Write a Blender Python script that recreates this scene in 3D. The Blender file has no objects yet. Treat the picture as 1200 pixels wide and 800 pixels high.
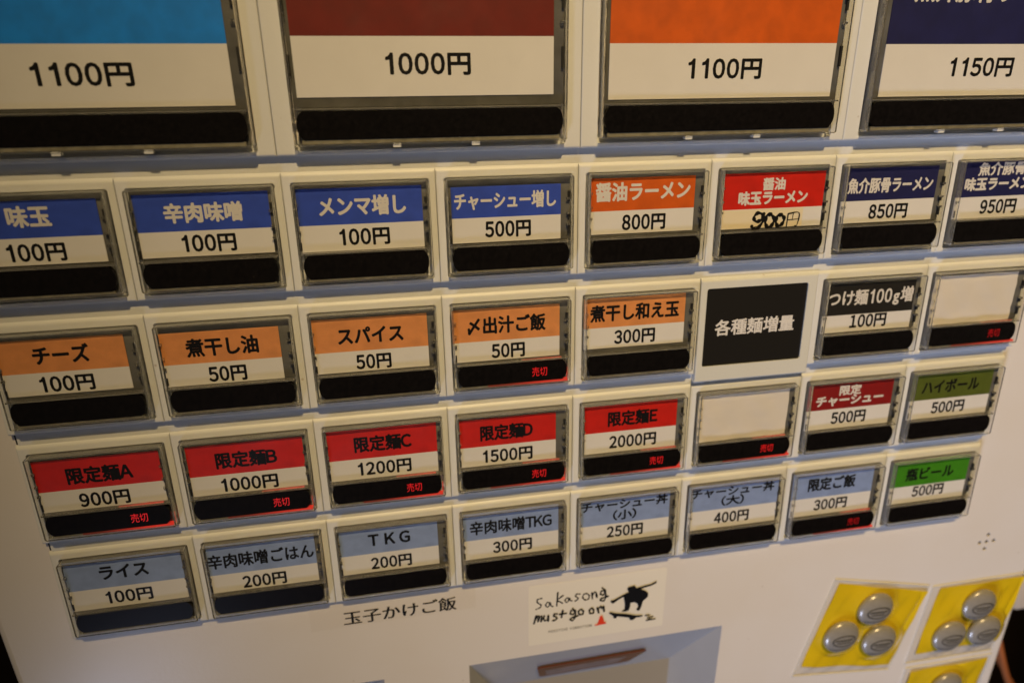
import bpy, bmesh, math, random
from mathutils import Vector, Matrix
from mathutils.geometry import tessellate_polygon
random.seed(7)
C = bpy.context.scene.collection
sc = bpy.context.scene

# ------------------------------------------------------------------ camera
# the machine's face is the XZ plane: x right, z up, -Y towards the viewer.
# local millimetres (x right, y DOWN the face, h out of the face) are turned into metres by P()
Z0 = 1.35
def P(x, y, h=0.0):
    return Vector((x / 1000, -h / 1000, -y / 1000))
def PW(x, y, h=0.0):
    return P(x, y, h) + Vector((0, 0, Z0))

Rm = [(0.98299412, 0.01037359, -0.18334377), (-0.07552412, 0.93289603, -0.3521379), (0.16738774, 0.35999637, 0.91781477)]
g2w = lambda v: Vector((v[0], v[2], -v[1]))
right, down, fwd = (g2w(r) for r in Rm)
cam_d = bpy.data.cameras.new('camera')
cam = bpy.data.objects.new('camera', cam_d); C.objects.link(cam)
M = Matrix((right, -down, -fwd)).transposed().to_4x4()
M.translation = PW(120.279, -24.2135, 207.436)
cam.matrix_world = M
cam_d.sensor_width = 36; cam_d.lens = 0.7804927 * 36
cam_d.lens = 0.7804927 / 1.2 * 36
cam_d.clip_start = 0.01; cam_d.clip_end = 50
cam_d.dof.use_dof = True
cam_d.dof.focus_distance = 0.212
cam_d.dof.aperture_fstop = 9.0
sc.camera = cam

# ------------------------------------------------------------------ light
world = bpy.data.worlds.new('World'); sc.world = world; world.use_nodes = True
bg = world.node_tree.nodes['Background']
bg.inputs[0].default_value = (1.0, 0.86, 0.66, 1); bg.inputs[1].default_value = 0.042

def lamp(name, kind, loc, target, energy, color, size=0.1, size_y=None):
    d = bpy.data.lights.new(name, kind); d.energy = energy; d.color = color
    if kind == 'AREA':
        d.size = size
        if size_y: d.shape = 'RECTANGLE'; d.size_y = size_y
    else:
        d.shadow_soft_size = size
    o = bpy.data.objects.new(name, d); C.objects.link(o)
    o.location = loc
    o.rotation_euler = (Vector(target) - Vector(loc)).to_track_quat('-Z', 'Y').to_euler()
    return o
def spot(o, size, blend=1.0):
    o.data.spot_size = math.radians(size); o.data.spot_blend = blend
    return o
spot(lamp('ceiling_spotlight', 'SPOT', PW(230, -1230, 1080), PW(335, 0, 0), 112.0, (1.0, 0.715, 0.34), 0.027), 31)
spot(lamp('doorway_daylight', 'SPOT', PW(-420, 1250, 900), PW(700, 60, 0), 88.0, (0.61, 0.69, 1.0), 0.20), 40)

sc.view_settings.view_transform = 'Standard'; sc.view_settings.look = 'None'
sc.view_settings.exposure = 0; sc.view_settings.gamma = 1
sc.render.engine = 'CYCLES'
sc.cycles.use_denoising = True
sc.cycles.max_bounces = 10; sc.cycles.transparent_max_bounces = 12
sc.cycles.transmission_bounces = 8

# ------------------------------------------------------------------ materials
def mat(name, col, rough=0.5, metal=0.0, noise=0.0, nscale=200, bump=0.0, bscale=800, coat=0.0, spec=0.5):
    m = bpy.data.materials.new(name); m.use_nodes = True
    nt = m.node_tree; b = nt.nodes['Principled BSDF']
    b.inputs['Base Color'].default_value = (*col, 1)
    b.inputs['Roughness'].default_value = rough
    b.inputs['Metallic'].default_value = metal
    b.inputs['Coat Weight'].default_value = coat
    b.inputs['Specular IOR Level'].default_value = spec
    tc = nt.nodes.new('ShaderNodeTexCoord')
    if noise:
        n = nt.nodes.new('ShaderNodeTexNoise'); n.inputs['Scale'].default_value = nscale; n.inputs['Detail'].default_value = 5
        nt.links.new(tc.outputs['Object'], n.inputs['Vector'])
        r = nt.nodes.new('ShaderNodeMapRange'); r.inputs[1].default_value = .3; r.inputs[2].default_value = .7
        r.inputs[3].default_value = 1 - noise; r.inputs[4].default_value = 1 + noise * .4
        nt.links.new(n.outputs['Fac'], r.inputs[0])
        mx = nt.nodes.new('ShaderNodeVectorMath'); mx.operation = 'SCALE'
        mx.inputs[0].default_value = col
        nt.links.new(r.outputs[0], mx.inputs['Scale'])
        nt.links.new(mx.outputs[0], b.inputs['Base Color'])
    if bump:
        n2 = nt.nodes.new('ShaderNodeTexNoise'); n2.inputs['Scale'].default_value = bscale; n2.inputs['Detail'].default_value = 3
        nt.links.new(tc.outputs['Object'], n2.inputs['Vector'])
        bp = nt.nodes.new('ShaderNodeBump'); bp.inputs['Strength'].default_value = bump; bp.inputs['Distance'].default_value = 0.0003
        nt.links.new(n2.outputs['Fac'], bp.inputs['Height']); nt.links.new(bp.outputs[0], b.inputs['Normal'])
    return m

def grimy(name, col, rough, dirt_col, bump=.15):
    """painted or moulded off-white surface with small dirt specks and slight yellowing"""
    m = mat(name, col, rough, bump=bump, bscale=900)
    nt = m.node_tree; b = nt.nodes['Principled BSDF']
    tc = nt.nodes.new('ShaderNodeTexCoord'); geo = nt.nodes.new('ShaderNodeNewGeometry')
    n = nt.nodes.new('ShaderNodeTexNoise'); n.inputs['Scale'].default_value = 28; n.inputs['Detail'].default_value = 6
    nt.links.new(geo.outputs['Position'], n.inputs['Vector'])
    r = nt.nodes.new('ShaderNodeMapRange'); r.inputs[1].default_value = .42; r.inputs[2].default_value = .75; r.inputs[4].default_value = .35
    nt.links.new(n.outputs['Fac'], r.inputs[0])
    m1 = nt.nodes.new('ShaderNodeMix'); m1.data_type = 'RGBA'
    m1.inputs[6].default_value = (*col, 1); m1.inputs[7].default_value = (col[0] * .93, col[1] * .88, col[2] * .78, 1)
    nt.links.new(r.outputs[0], m1.inputs[0])
    v = nt.nodes.new('ShaderNodeTexVoronoi'); v.inputs['Scale'].default_value = 130
    nt.links.new(geo.outputs['Position'], v.inputs['Vector'])
    n3 = nt.nodes.new('ShaderNodeTexNoise'); n3.inputs['Scale'].default_value = 45; n3.inputs['Detail'].default_value = 3
    nt.links.new(geo.outputs['Position'], n3.inputs['Vector'])
    lt = nt.nodes.new('ShaderNodeMapRange'); lt.inputs[1].default_value = .075; lt.inputs[2].default_value = .03; lt.inputs[3].default_value = 0; lt.inputs[4].default_value = 1
    nt.links.new(v.outputs['Distance'], lt.inputs[0])
    gt = nt.nodes.new('ShaderNodeMath'); gt.operation = 'GREATER_THAN'; gt.inputs[1].default_value = .54
    nt.links.new(n3.outputs['Fac'], gt.inputs[0])
    ml = nt.nodes.new('ShaderNodeMath'); ml.operation = 'MULTIPLY'
    nt.links.new(lt.outputs[0], ml.inputs[0]); nt.links.new(gt.outputs[0], ml.inputs[1])
    ml2 = nt.nodes.new('ShaderNodeMath'); ml2.operation = 'MULTIPLY'; ml2.inputs[1].default_value = .45
    nt.links.new(ml.outputs[0], ml2.inputs[0])
    m2 = nt.nodes.new('ShaderNodeMix'); m2.data_type = 'RGBA'; m2.inputs[7].default_value = (*dirt_col, 1)
    nt.links.new(ml2.outputs[0], m2.inputs[0]); nt.links.new(m1.outputs[2], m2.inputs[6])
    nt.links.new(m2.outputs[2], b.inputs['Base Color'])
    return m

def glass(name, rough=0.03, tint=(0.98, 0.98, 0.97)):
    m = bpy.data.materials.new(name); m.use_nodes = True; nt = m.node_tree
    nt.nodes.remove(nt.nodes['Principled BSDF'])
    g = nt.nodes.new('ShaderNodeBsdfGlass'); g.inputs['IOR'].default_value = 1.45; g.inputs['Roughness'].default_value = rough
    g.inputs['Color'].default_value = (*tint, 1)
    n = nt.nodes.new('ShaderNodeTexNoise'); n.inputs['Scale'].default_value = 350; n.inputs['Detail'].default_value = 2
    tc = nt.nodes.new('ShaderNodeTexCoord'); nt.links.new(tc.outputs['Object'], n.inputs['Vector'])
    bp = nt.nodes.new('ShaderNodeBump'); bp.inputs['Strength'].default_value = .2; bp.inputs['Distance'].default_value = .0003
    nt.links.new(n.outputs['Fac'], bp.inputs['Height']); nt.links.new(bp.outputs[0], g.inputs['Normal'])
    d = nt.nodes.new('ShaderNodeBsdfDiffuse'); d.inputs[0].default_value = (.70, .69, .66, 1)
    mx = nt.nodes.new('ShaderNodeMixShader'); mx.inputs[0].default_value = .08
    nt.links.new(g.outputs[0], mx.inputs[1]); nt.links.new(d.outputs[0], mx.inputs[2])
    nt.links.new(mx.outputs[0], nt.nodes['Material Output'].inputs['Surface'])
    return m

def film(name, rough=0.08, tint=(0.97, 0.97, 0.95), gloss=1.0, bump=0.0, bscale=60, ior=1.45):
    m = bpy.data.materials.new(name); m.use_nodes = True; nt = m.node_tree
    nt.nodes.remove(nt.nodes['Principled BSDF'])
    t = nt.nodes.new('ShaderNodeBsdfTransparent'); t.inputs[0].default_value = (*tint, 1)
    g = nt.nodes.new('ShaderNodeBsdfGlossy'); g.inputs['Roughness'].default_value = rough; g.inputs['Color'].default_value = (1, 1, 1, 1)
    f = nt.nodes.new('ShaderNodeLayerWeight'); f.inputs['Blend'].default_value = .5      # facing: same from both sides
    pw = nt.nodes.new('ShaderNodeMath'); pw.operation = 'POWER'; pw.inputs[1].default_value = 4.5
    nt.links.new(f.outputs['Facing'], pw.inputs[0])
    mm = nt.nodes.new('ShaderNodeMath'); mm.operation = 'MULTIPLY_ADD'; mm.inputs[1].default_value = .8 * gloss; mm.inputs[2].default_value = .035 * gloss
    nt.links.new(pw.outputs[0], mm.inputs[0])
    mx = nt.nodes.new('ShaderNodeMixShader')
    nt.links.new(mm.outputs[0], mx.inputs[0]); nt.links.new(t.outputs[0], mx.inputs[1]); nt.links.new(g.outputs[0], mx.inputs[2])
    if bump:
        n = nt.nodes.new('ShaderNodeTexNoise'); n.inputs['Scale'].default_value = bscale; n.inputs['Detail'].default_value = 4
        tc = nt.nodes.new('ShaderNodeTexCoord'); nt.links.new(tc.outputs['Object'], n.inputs['Vector'])
        bp = nt.nodes.new('ShaderNodeBump'); bp.inputs['Strength'].default_value = bump; bp.inputs['Distance'].default_value = .002
        nt.links.new(n.outputs['Fac'], bp.inputs['Height'])
        nt.links.new(bp.outputs[0], g.inputs['Normal']); nt.links.new(bp.outputs[0], f.inputs['Normal'])
    nt.links.new(mx.outputs[0], nt.nodes['Material Output'].inputs['Surface'])
    return m

def emit(name, col, strength, base=(0.3, 0.0, 0.0)):
    m = mat(name, base, .4); b = m.node_tree.nodes['Principled BSDF']
    b.inputs['Emission Color'].default_value = (*col, 1); b.inputs['Emission Strength'].default_value = strength
    return m

def led_glow(name):
    """red light guide: brightest near the lamp (object x = 35 mm), fading to the left"""
    m = mat(name, (.25, .05, .04), .35); nt = m.node_tree; b = nt.nodes['Principled BSDF']
    tc = nt.nodes.new('ShaderNodeTexCoord'); sx = nt.nodes.new('ShaderNodeSeparateXYZ')
    nt.links.new(tc.outputs['Object'], sx.inputs[0])
    r = nt.nodes.new('ShaderNodeMapRange'); r.interpolation_type = 'SMOOTHSTEP'
    r.inputs[1].default_value = .018; r.inputs[2].default_value = .038; r.inputs[3].default_value = 0; r.inputs[4].default_value = .42
    nt.links.new(sx.outputs['X'], r.inputs[0])
    b.inputs['Emission Color'].default_value = (1, .03, .02, 1)
    nt.links.new(r.outputs[0], b.inputs['Emission Strength'])
    return m

CREAM = grimy('cream_plastic', (.675, .69, .69), .44, (.30, .20, .10))
PANEL = grimy('painted_steel_panel', (.73, .695, .66), .30, (.25, .17, .10), .08)
PLATE = grimy('grey_cream_plastic', (.63, .645, .62), .40, (.30, .22, .14))
BODY = mat('grey_translucent_plastic', (.135, .135, .13), .25, noise=.25, nscale=160)
SLOT = mat('dark_gap', (.012, .012, .012), .5)
BAR = mat('black_smoked_plastic', (.006, .005, .005), .26, noise=.4, nscale=900, spec=.22)
EDGE = glass('clear_acrylic')
GUIDE = mat('cloudy_light_guide', (.22, .21, .165), .2, noise=.3, nscale=400)
FILM = film('clear_window_sheet', .10, (.98, .975, .96), .28)
_nt = FILM.node_tree; _g = [n for n in _nt.nodes if n.type == 'BSDF_GLOSSY'][0]
_n = _nt.nodes.new('ShaderNodeTexNoise'); _n.inputs['Scale'].default_value = 55; _n.inputs['Detail'].default_value = 6
_geo = _nt.nodes.new('ShaderNodeNewGeometry'); _nt.links.new(_geo.outputs['Position'], _n.inputs['Vector'])
_r = _nt.nodes.new('ShaderNodeMapRange'); _r.inputs[1].default_value = .4; _r.inputs[2].default_value = .65; _r.inputs[3].default_value = .06; _r.inputs[4].default_value = .42
_nt.links.new(_n.outputs['Fac'], _r.inputs[0]); _nt.links.new(_r.outputs[0], _g.inputs['Roughness'])
PAPER = mat('white_card', (.735, .735, .745), .62, noise=.03, nscale=120, bump=.15, bscale=260)
BLANKP = mat('crumpled_blank_paper', (.70, .665, .62), .6, noise=.05, nscale=90, bump=1.0, bscale=70)
INK = mat('black_ink', (.006, .006, .007), .6, spec=.15)
WHITE_INK = mat('unprinted_white', (.68, .67, .67), .6)
RED_TEXT = emit('lit_red_sign', (1, .02, .02), .48)
RED_DIM = emit('dim_red_sign', (1, .02, .03), .16)
GLOW = led_glow('red_light_guide')
INKS = dict(
    blue=(.028, .075, .52), orange=(.64, .105, .004), red=(.58, .010, .002), navy=(.010, .012, .085),
    peach=(.72, .29, .095), black=(.012, .011, .010), crimson=(.24, .006, .006), olive=(.085, .115, .012),
    pale_blue=(.25, .345, .63), green=(.045, .24, .006), sky=(.003, .24, .90), dark_red=(.155, .006, .002))
BAND = {k: mat(k + '_print', v, .55, noise=.16, nscale=200, bump=.15, bscale=260) for k, v in INKS.items()}

# ------------------------------------------------------------------ mesh helpers
def link(name, me, parent=None, loc=None):
    o = bpy.data.objects.new(name, me); C.objects.link(o)
    if parent: o.parent = parent
    if loc is not None: o.location = loc
    return o
def to_mesh(name, bm, mats, smooth=None, bevel=0):
    me = bpy.data.meshes.new(name)
    bmesh.ops.recalc_face_normals(bm, faces=bm.faces)
    bm.to_mesh(me); bm.free()
    for m in (mats if isinstance(mats, (list, tuple)) else [mats]): me.materials.append(m)
    if smooth is not None:
        me.shade_smooth(); me.set_sharp_from_angle(angle=math.radians(smooth))
    return me
def box(bm, x0, x1, y0, y1, h0, h1, mi=0, bev=0.0):
    vs = [bm.verts.new(P(x, y, h)) for h in (h0, h1) for y in (y0, y1) for x in (x0, x1)]
    fs = [bm.faces.new([vs[i] for i in f]) for f in ((0, 1, 3, 2), (4, 6, 7, 5), (0, 4, 5, 1), (2, 3, 7, 6), (0, 2, 6, 4), (1, 5, 7, 3))]
    for f in fs: f.material_index = mi
    if bev:
        es = list({e for f in fs for e in f.edges})
        r = bmesh.ops.bevel(bm, geom=es, offset=bev / 1000, segments=2, affect='EDGES', profile=.5)
        for f in r['faces']: f.material_index = mi
def prism(bm, pts, h0, h1, mi=0, skew=0, cx=0):
    """closed outline (x, y) extruded from h0 to h1"""
    a = [bm.verts.new(P(x, y, h0)) for x, y in pts]; b = [bm.verts.new(P(x, y, h1)) for x, y in pts]
    n = len(pts)
    fs = [bm.faces.new(b), bm.faces.new(a[::-1])]
    for i in range(n): fs.append(bm.faces.new((a[i], a[(i + 1) % n], b[(i + 1) % n], b[i])))
    for f in fs: f.material_index = mi
    return fs
def rrect(x0, x1, y0, y1, r, n=5):
    out = []
    for cx, cy, a0 in ((x1 - r, y0 + r, -90), (x1 - r, y1 - r, 0), (x0 + r, y1 - r, 90), (x0 + r, y0 + r, 180)):
        for i in range(n + 1):
            a = math.radians(a0 + 90 * i / n); out.append((cx + r * math.cos(a), cy + r * math.sin(a)))
    return out
def ring(bm, outer, inner, h0, h1, mi=0):
    """plate between two outlines with the same point count"""
    n = len(outer)
    V = [[bm.verts.new(P(x, y, h)) for x, y in pts] for pts, h in ((outer, h0), (outer, h1), (inner, h1), (inner, h0))]
    for i in range(n):
        j = (i + 1) % n
        for k in range(4):
            f = bm.faces.new((V[k][i], V[k][j], V[(k + 1) % 4][j], V[(k + 1) % 4][i])); f.material_index = mi
def strip(bm, pts, w, h, mi=0, w2=None):
    """hand-drawn line: ribbon of width w along pts with round ends"""
    pts = [Vector((p[0], p[1])) for p in pts]
    # smooth the line (Catmull-Rom)
    if len(pts) > 2:
        q = [pts[0] * 2 - pts[1]] + pts + [pts[-1] * 2 - pts[-2]]; out = []
        for i in range(1, len(q) - 2):
            for s in range(4):
                t = s / 4; a, b, c, d = q[i - 1], q[i], q[i + 1], q[i + 2]
                out.append(.5 * ((2 * b) + (c - a) * t + (2 * a - 5 * b + 4 * c - d) * t * t + (3 * b - a - 3 * c + d) * t ** 3))
        pts = out + [pts[-1]]
    L = []; R = []
    for i, p in enumerate(pts):
        d = (pts[min(i + 1, len(pts) - 1)] - pts[max(i - 1, 0)])
        if d.length < 1e-6: d = Vector((1, 0))
        d.normalize(); nrm = Vector((-d.y, d.x)) * (w / 2) * (.85 + .3 * math.sin(i * 1.3 + len(pts)))
        L.append(bm.verts.new(P(*(p + nrm), h))); R.append(bm.verts.new(P(*(p - nrm), h)))
    for i in range(len(pts) - 1):
        f = bm.faces.new((L[i], L[i + 1], R[i + 1], R[i])); f.material_index = mi
    for k, e in enumerate((pts[0], pts[-1])):
        vs = [bm.verts.new(P(e.x + w / 2 * math.cos(a * math.pi / 4), e.y + w / 2 * math.sin(a * math.pi / 4), h + .002 + .002 * k)) for a in range(8)]
        bm.faces.new(vs).material_index = mi

# ------------------------------------------------------------------ lettering
GL = {}
def glyph(ch):
    """flat triangles of one character in em units"""
    if ch in GL: return GL[ch]
    if ch == '1':
        vs = [(.40, 0), (.50, 0), (.50, .75), (.425, .75), (.395, .69), (.33, .63), (.23, .60), (.23, .53), (.33, .545), (.40, .58)]
        GL[ch] = (vs, [(0, 1, 2), (0, 2, 9), (2, 3, 9), (3, 4, 9), (4, 5, 9), (5, 8, 9), (5, 6, 8), (6, 7, 8)]); return GL[ch]
    src = ch
    if ch.isdigit() and ch.isascii(): src = chr(ord(ch) + 0xFEE0)
    elif ch in 'ABCDEFGHIJKLMNOPQRSTUVWXYZ': src = chr(ord(ch) + 0xFEE0)
    elif ch == 'ı': src = '１'
    c = bpy.data.curves.new('t', 'FONT'); c.body = src; c.resolution_u = 3
    o = bpy.data.objects.new('t', c); C.objects.link(o)
    dg = bpy.context.evaluated_depsgraph_get()
    me = o.evaluated_get(dg).to_mesh(); me.calc_loop_triangles()
    GL[ch] = ([(v.co.x, v.co.y) for v in me.vertices], [tuple(t.vertices) for t in me.loop_triangles])
    o.evaluated_get(dg).to_mesh_clear()
    bpy.data.objects.remove(o); bpy.data.curves.remove(c)
    return GL[ch]
def text(bm, s, cx, cy, w, hh, h, mi, bold=.18, slope=0.0, wide=False, bold_y=None, adv_d=.60):
    """lay out s centred on (cx, cy) mm, ink width w, letter height hh"""
    em = hh / .90
    pen = 0; items = []
    for ch in s:
        vs, ts = glyph(ch)
        if not vs: pen += .5; continue
        half = (ch.isascii() or ch == 'ı') and not wide
        x0 = min(v[0] for v in vs); x1 = max(v[0] for v in vs)
        if half:
            a = adv_d
            if ch == '1': a = adv_d * .96
            items.append((vs, ts, pen + a / 2 - (x0 + x1) / 2)); pen += a
        elif ch in '（）':
            items.append((vs, ts, pen - (0.35 if ch == '（' else 0.05))); pen += .62
        else:
            items.append((vs, ts, pen)); pen += 1.0
    X0 = min(min(v[0] for v in vs) + d for vs, ts, d in items); X1 = max(max(v[0] for v in vs) + d for vs, ts, d in items)
    sx = (w - 2 * bold) / (X1 - X0)
    by = bold if bold_y is None else bold_y
    D1 = GL.get('1', (None,))[0]; DV = [GL[c][0] for c in GL if c.isdigit() or c == 'ı']
    sh = [(0, 0)] + ([(bold * a, by * b) for a, b in ((1, 0), (-1, 0), (0, 1), (0, -1), (.7, .7), (-.7, .7), (.7, -.7), (-.7, -.7))] if bold else [])
    for k, (ox, oy) in enumerate(sh):
        for vs, ts, d in items:
            dig = (vs is D1 or any(vs is q for q in DV)) and not wide
            cxg = (min(v[0] for v in vs) + max(v[0] for v in vs)) / 2 + d; nar = .88 if dig else 1; tal = 1.10 if dig else 1.0
            bv = []
            for vx, vy in vs:
                lx = (cxg + (vx + d - cxg) * nar - (X0 + X1) / 2) * sx + ox
                bv.append(bm.verts.new(P(cx + lx, cy - (vy - .37) * em * .98 * tal + oy + lx * slope, h + k * .003)))
            for t in ts:
                try: bm.faces.new([bv[i] for i in t]).material_index = mi
                except ValueError: pass

# ------------------------------------------------------------------ the machine: body and front panel
machine = bpy.data.objects.new('ticket_machine', None); C.objects.link(machine); machine.location = (0, 0, Z0)
machine['label'] = 'cream ticket vending machine covered in rows of illuminated menu buttons with prices'
machine['category'] = 'vending machine'

XL, XR, YT, YB = -24.3, 408.1, -215.0, 560.0
HP = -1.0                    # height of the panel below the button frames
def Q(x, y): return (120.28 + (x - 120.28) * .9952, -24.2 + (y + 24.2) * .9952)
def panel_mesh():
    c = bpy.data.curves.new('p', 'CURVE'); c.dimensions = '2D'; c.fill_mode = 'BOTH'
    def spl(pts):
        s = c.splines.new('POLY'); s.points.add(len(pts) - 1)
        for p, q in zip(s.points, pts): p.co = (q[0] / 1000, -q[1] / 1000, 0, 1)
        s.use_cyclic_u = True
    spl(rrect(XL + 3, XR - 3, YT + 3, YB - 3, 9, 6))
    spl([Q(138.9, 200.2), Q(251.6, 200.2), Q(251.6, 300), Q(138.9, 300)][::-1])
    spl([Q(40.0, 200.4), Q(104.2, 200.4), Q(104.2, 262), Q(40.0, 262)][::-1])
    for x, y in (Q(*q) for q in HOLES):
        spl([(x + 1.0 * math.cos(a * math.pi / 6), y + 1.0 * math.sin(a * math.pi / 6)) for a in range(12)])
    c.extrude = .001; c.bevel_depth = 0.003; c.bevel_resolution = 3; c.offset = 0.0
    c.bevel_depth = 0.0
    o = bpy.data.objects.new('p', c); C.objects.link(o)
    dg = bpy.context.evaluated_depsgraph_get()
    me = bpy.data.meshes.new_from_object(o.evaluated_get(dg))
    bpy.data.objects.remove(o); bpy.data.curves.remove(c)
    me.transform(Matrix.Rotation(math.radians(90), 4, 'X'))
    # the front of the extrusion at h = HP
    me.transform(Matrix.Translation((0, .001 - HP / 1000, 0)))
    me.materials.clear(); me.materials.append(PANEL)
    return me
HOLES = [(380.0, 170.9), (376.4, 174.9), (380.0, 174.8), (383.8, 174.7), (380.0, 178.7)]
panel = link('front_panel', panel_mesh(), machine)
# rounded rim all round the panel, then the cabinet behind
bm = bmesh.new()
prof = [(3.0, 0), (1.8, .25), (.9, .9), (.25, 1.9), (0, 3.2), (0, 18), (6, 18)]
prev = None
for inset, dep in prof:
    pts = rrect(XL + inset, XR - inset, YT + inset, YB - inset, 12 - inset, 6)
    vs = [bm.verts.new(P(x, y, HP - dep)) for x, y in pts]
    if prev:
        for i in range(len(vs)):
            j = (i + 1) % len(vs); bm.faces.new((prev[i], prev[j], vs[j], vs[i]))
    prev = vs
link('door_rim', to_mesh('door_rim', bm, PANEL, 50), machine)
bm = bmesh.new(); box(bm, XL + 8, XR - 8, YT + 6, YB + 700, -310, HP - 18.2, bev=4)
link('cabinet', to_mesh('cabinet', bm, mat('cabinet_steel', (.30, .28, .25), .4), 40), machine)
# black backing just inside the speaker holes, stands in for the shade in them
bm = bmesh.new(); prism(bm, rrect(371.3, 386.5, 165.2, 183, 3), HP - 1.8, HP - .55)
link('hole_shade_backing', to_mesh('hole_shade_backing', bm, SLOT), machine)

# raised strip between the button rows
bm = bmesh.new(); prism(bm, rrect(.9, 359.1, -5.6, 121.5, .4, 2), HP - .3, HP + .3)
link('button_rail', to_mesh('button_rail', bm, CREAM), machine)

for yy in (36.0, 76.3, 116.6):
    bm = bmesh.new(); box(bm, .35, .85, yy - .6, yy + 3.0, HP - .2, HP + .15)
    o = link('joint_gap', to_mesh('joint_gap', bm, SLOT), machine)

# ------------------------------------------------------------------ button frames
def rd(d, r):
    d = max(0, min(d, r)); return r - math.sqrt(max(0, r * r - (r - d) ** 2))
def frame_mesh(W, y0, y1, ox0, ox1, oy0, oy1, name, m, top_r=1.7, lift=0.0, ledge=True, base=-2.3):
    g = .05
    xs = [g, g + .06, g + .16, g + .3, g + .5, ox0, ox1, W - g - .5, W - g - .3, W - g - .16, W - g - .06, W - g]
    ys = [y0, y0 + .1, y0 + .3, y0 + .6, y0 + 1.0, y0 + 1.35, y0 + 1.7, oy0, oy1, y1 - .8, y1 - .5, y1 - .25, y1 - .08, y1]
    bm = bmesh.new(); V = {}
    for i, x in enumerate(xs):
        for j, y in enumerate(ys):
            d = max(rd(x - g, .5) * 1.0 if x < W / 2 else rd(W - g - x, .5), rd(y - y0, top_r) if y < oy0 else rd(y1 - y, .8))
            V[i, j] = bm.verts.new(P(x, y, lift - d))
    io, jo = xs.index(ox0), ys.index(oy0)
    for i in range(len(xs) - 1):
        for j in range(len(ys) - 1):
            if i == io and j == jo: continue
            bm.faces.new((V[i, j], V[i + 1, j], V[i + 1, j + 1], V[i, j + 1]))
    # outer skirt
    loop = [(i, 0) for i in range(len(xs))] + [(len(xs) - 1, j) for j in range(1, len(ys))] + \
           [(i, len(ys) - 1) for i in range(len(xs) - 2, -1, -1)] + [(0, j) for j in range(len(ys) - 2, 0, -1)]
    low = [bm.verts.new((V[k].co.x, -base / 1000, V[k].co.z)) for k in loop]
    n = len(loop)
    for a in range(n):
        b = (a + 1) % n; bm.faces.new((V[loop[a]], V[loop[b]], low[b], low[a]))
    # opening walls, rounded corners
    cs = [(ox0, oy0, 1, 1), (ox1, oy0, -1, 1), (ox1, oy1, -1, -1), (ox0, oy1, 1, -1)]
    r = .9
    for cx, cy, sx, sy in cs:
        arc = [(cx + sx * (r - r * math.sin(t * math.pi / 8)), cy + sy * (r - r * math.cos(t * math.pi / 8))) for t in range(5)]
        top = [bm.verts.new(P(x, y, lift - .02)) for x, y in [(cx - sx * .02, cy - sy * .02)] + arc]
        bm.faces.new(top)
        lo = [bm.verts.new(P(x, y, base)) for x, y in arc]
        for a in range(4): bm.faces.new((top[a + 1], top[a + 2], lo[a + 1], lo[a]))
    inn = [V[io, jo], V[io + 1, jo], V[io + 1, jo + 1], V[io, jo + 1]]
    lo = [bm.verts.new((v.co.x, -base / 1000, v.co.z)) for v in inn]
    for a in range(4):
        b = (a + 1) % 4; bm.faces.new((inn[a], inn[b], lo[b], lo[a]))
    if ledge: box(bm, ox0 - .01, ox1 + .01, oy1 - 2.6, oy1 + .01, base, lift - 1.5)
    me = to_mesh(name, bm, m, 35)
    o = bpy.data.objects.new('t', me); C.objects.link(o)
    w = o.modifiers.new('w', 'WEIGHTED_NORMAL'); w.keep_sharp = True; w.weight = 100
    me2 = bpy.data.meshes.new_from_object(o.evaluated_get(bpy.context.evaluated_depsgraph_get()))
    bpy.data.objects.remove(o); me2.name = name
    return me2

def tilt(me, y0=-1.2, span=36.0, rise=1.57):
    """every button leans back a little: its lower edge stands further out than its top"""
    for v in me.vertices:
        y, h = -v.co.z * 1000, -v.co.y * 1000
        v.co.y -= max(0, min(1, (h + 2.3) / 1.6)) * rise * max(0, y - y0) / span / 1000
    return me
BT = dict(y0=-41.5, span=76.3)
OX0, OX1, OY0, OY1 = 2.35, 43.1, 2.0, 33.2
F_SMALL = tilt(frame_mesh(45, -1.2, 34.8, OX0, OX1, OY0, OY1, 'menu_button', CREAM))
BH = 78.9   # large units: two rows plus
F_BIG = tilt(frame_mesh(90, -1.2 - 40.3, 34.8, 5.2, 85.2, OY0 - 40.3, OY1 + .2, 'large_menu_button', CREAM), **BT)

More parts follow.
